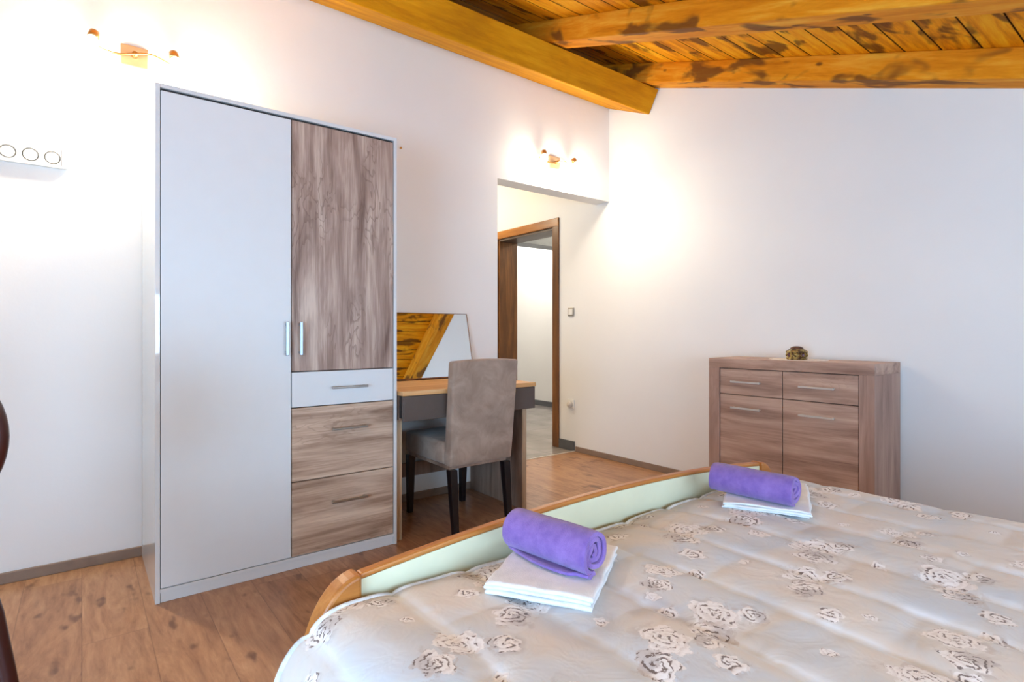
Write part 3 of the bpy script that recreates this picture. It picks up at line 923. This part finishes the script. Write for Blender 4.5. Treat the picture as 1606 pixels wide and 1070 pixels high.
# ------------------------------------------------------------------ sockets and switch
so_ = thing('triple_socket', 'white triple wall socket high on the wall left of the wardrobe', 'socket', (-0.162, DW, 1.775))
bx('back_box', M['plastic'], so_, -0.118, 0.118, -0.016, -0.001, -0.042, 0.042, bevel=0.004)
for k in range(3):
    cxx = (k - 1) * 0.071 - 0.008
    bm = bmesh.new()
    lathe(bm, [(0.027, 0.0), (0.027, 0.004), (0.0235, 0.004), (0.022, 0.002), (0.001, 0.002)], 28, c=(cxx, -0.012, 0), mat=Matrix.Rotation(PI / 2, 3, 'X'))
    f_ = link('socket_face', bm, M['plastic'], so_, 0, False)
    for s in (-1, 1):
        bm = bmesh.new(); lathe(bm, [(0.0032, 0), (0.0032, 0.0012)], 10, c=(cxx + s * 0.0095, -0.0142, 0), mat=Matrix.Rotation(PI / 2, 3, 'X'))
        link('pin_hole', bm, M['hole'], f_)
bm = bmesh.new(); box(bm, 0.094, 0.0965, -0.019, -0.0155, -0.030, 0.050); link('antenna_stub', bm, M['plastic_dim'], so_, 0.0005)

sw = thing('light_switch', 'small square light switch on the wall beside the doorway', 'switch', (XR, 3.52, 1.212))
bx('cover_frame', M['steel'], sw, -0.010, -0.001, -0.037, 0.037, -0.037, 0.037, bevel=0.003)
bx('rocker', M['plastic'], sw, -0.015, -0.010, -0.025, 0.025, -0.025, 0.025, bevel=0.002)
sk = thing('wall_socket', 'white wall socket low on the wall beside the doorway', 'socket', (XR, 3.52, 0.408))
bx('cover_frame', M['plastic'], sk, -0.012, -0.001, -0.039, 0.039, -0.039, 0.039, bevel=0.004)
bm = bmesh.new(); lathe(bm, [(0.026, 0.0), (0.026, 0.020), (0.022, 0.026), (0.001, 0.026)], 24, c=(-0.012, 0, -0.004), mat=Matrix.Rotation(-PI / 2, 3, 'Y'))
link('plug_face', bm, M['plastic_dim'], sk, 0, True)
bm = bmesh.new(); lathe(bm, [(0.004, 0), (0.004, 0.010), (0.007, 0.011), (0.006, 0.015), (0.001, 0.016)], 12, mat=Matrix.Rotation(PI / 2, 3, 'X'))
tag(link('wall_hook', bm, M['brass'], None, 0, True, loc=(1.528, DW - 0.0005, 2.150)), 'tiny brass hook on the wall just right of the wardrobe top', 'hook')

# ------------------------------------------------------------------ dark round-back chair at the left edge
rc_ = thing('round_back_chair', 'dark mahogany round-back chair, only its curved edge showing at the left', 'chair', (-0.440, 1.62, 0), math.radians(8))
bm = bmesh.new()
rings_ = []
for k in range(64):
    a = 2 * PI * k / 64
    rings_.append([bm.verts.new((0.06 + (0.235 + 0.021 * math.cos(t_)) * math.cos(a), 0.021 * math.sin(t_), 0.80 + (0.215 + 0.021 * math.cos(t_)) * math.sin(a))) for t_ in [2 * PI * q_ / 12 for q_ in range(12)]])
for k in range(64):
    ra, rb = rings_[k], rings_[(k + 1) % 64]
    for q_ in range(12): bm.faces.new((ra[q_], ra[(q_ + 1) % 12], rb[(q_ + 1) % 12], rb[q_]))
link('backrest_ring', bm, M['brown_wood'], rc_, 0, True)
bm = bmesh.new(); lathe(bm, [(0.212, -0.016), (0.218, 0), (0.212, 0.016)], 40, c=(0.06, 0, 0.80), mat=Matrix.Rotation(PI / 2, 3, 'X'))
link('backrest_pad', bm, M['suede'], rc_, 0, True)
bm = bmesh.new(); lathe(bm, [(0.20, 0.41), (0.225, 0.43), (0.23, 0.46), (0.20, 0.485), (0.02, 0.49)], 40, c=(0.05, 0.22, 0)); link('seat', bm, M['suede'], rc_, 0, True)
for sgn, xo in ((1, 0.06), (-1, 0.06)):
    bm = bmesh.new()
    tube(bm, [(xo + sgn * a_, y_, z_) for a_, y_, z_ in ((0.150, 0.03, 0.60), (0.205, 0.03, 0.50), (0.228, 0.02, 0.40), (0.250, 0.0, 0.27), (0.29, -0.04, 0.0))], [0.018, 0.021, 0.021, 0.018, 0.014], 12)
    link('leg', bm, M['brown_wood'], rc_, 0, True)
    bm = bmesh.new()
    tube(bm, [(xo + sgn * 0.13, 0.34, 0.42), (xo + sgn * 0.15, 0.38, 0.2), (xo + sgn * 0.16, 0.40, 0.0)], [0.020, 0.018, 0.014], 12)
    link('leg', bm, M['brown_wood'], rc_, 0, True)

# ------------------------------------------------------------------ lights
def point(loc, power, col, r=0.04):
    l = bpy.data.lights.new('lamp_light', 'POINT'); l.energy = power; l.color = col; l.shadow_soft_size = r
    o = bpy.data.objects.new('lamp_light', l); C.objects.link(o); o.location = loc; return o
def area(loc, target, sx, sy, power, col):
    l = bpy.data.lights.new('daylight', 'AREA'); l.shape = 'RECTANGLE'; l.size = sx; l.size_y = sy; l.energy = power; l.color = col
    o = bpy.data.objects.new('daylight', l); C.objects.link(o); o.location = loc
    o.rotation_euler = (Vector(target) - Vector(loc)).to_track_quat('-Z', 'Y').to_euler(); return o
WARM = (0.95, 0.83, 0.64)
def spot(loc, target, power, col, ang, blend=1.0):
    l = bpy.data.lights.new('spot_light', 'SPOT'); l.energy = power; l.color = col; l.shadow_soft_size = 0.03
    l.spot_size = math.radians(ang); l.spot_blend = blend
    o = bpy.data.objects.new('spot_light', l); C.objects.link(o); o.location = loc
    o.rotation_euler = (Vector(target) - Vector(loc)).to_track_quat('-Z', 'Y').to_euler(); return o
for lx, pp, ps in ((0.190, 4.2, 48.0), (2.775, 5.0, 13.0)):
    for s in (-1, 1):
        p = (lx + s * 0.165, DW - 0.115, 2.292 - 0.075)
        point(p, pp, WARM, 0.03)
        spot(p, (p[0] + (-0.25 if lx < 1 else 0.0), p[1] - 0.55, p[2] - 1.0), ps, WARM, 160)
# daylight through the left window plus an added, unseen light panel behind the viewer, no opening there
area((XL + 0.02, -0.2, 0.95), (2.5, 0.9, 1.2), 1.35, 1.05, 66, (0.42, 0.69, 1.0))
area((1.0, YF + 0.05, 1.00), (1.2, 3.0, 1.2), 2.4, 0.8, 60, (0.46, 0.72, 1.0))
# hallway and next room
point((2.3, 4.7, 2.45), 38, (1.0, 0.82, 0.58), 0.08)
point((4.5, 5.9, 2.3), 30, (1.0, 0.96, 0.90), 0.1)
point((4.6, 4.0, 2.3), 14, (1.0, 0.86, 0.66), 0.1)

w_ = bpy.data.worlds.new('world'); SC.world = w_; w_.use_nodes = True
w_.node_tree.nodes['Background'].inputs[0].default_value = (0.75, 0.86, 1.0, 1)
w_.node_tree.nodes['Background'].inputs[1].default_value = 1.0

# ------------------------------------------------------------------ camera
cam = bpy.data.cameras.new('camera'); co = bpy.data.objects.new('camera', cam); C.objects.link(co)
cam.sensor_fit = 'HORIZONTAL'; cam.sensor_width = 36.0
FPX = 870.0
cam.lens = FPX / 1606 * 36.0
cam.shift_y = -(535 - 522) / 1606
cam.clip_start = 0.02
yaw = math.atan2(1925 - 803, FPX)      # forward is this far left of +X
co.location = (0, 0, 1.03)
co.rotation_euler = (PI / 2, 0, yaw - PI / 2)
SC.camera = co
SC.view_settings.view_transform = 'Standard'
SC.view_settings.look = 'None'
SC.view_settings.exposure = 0.40
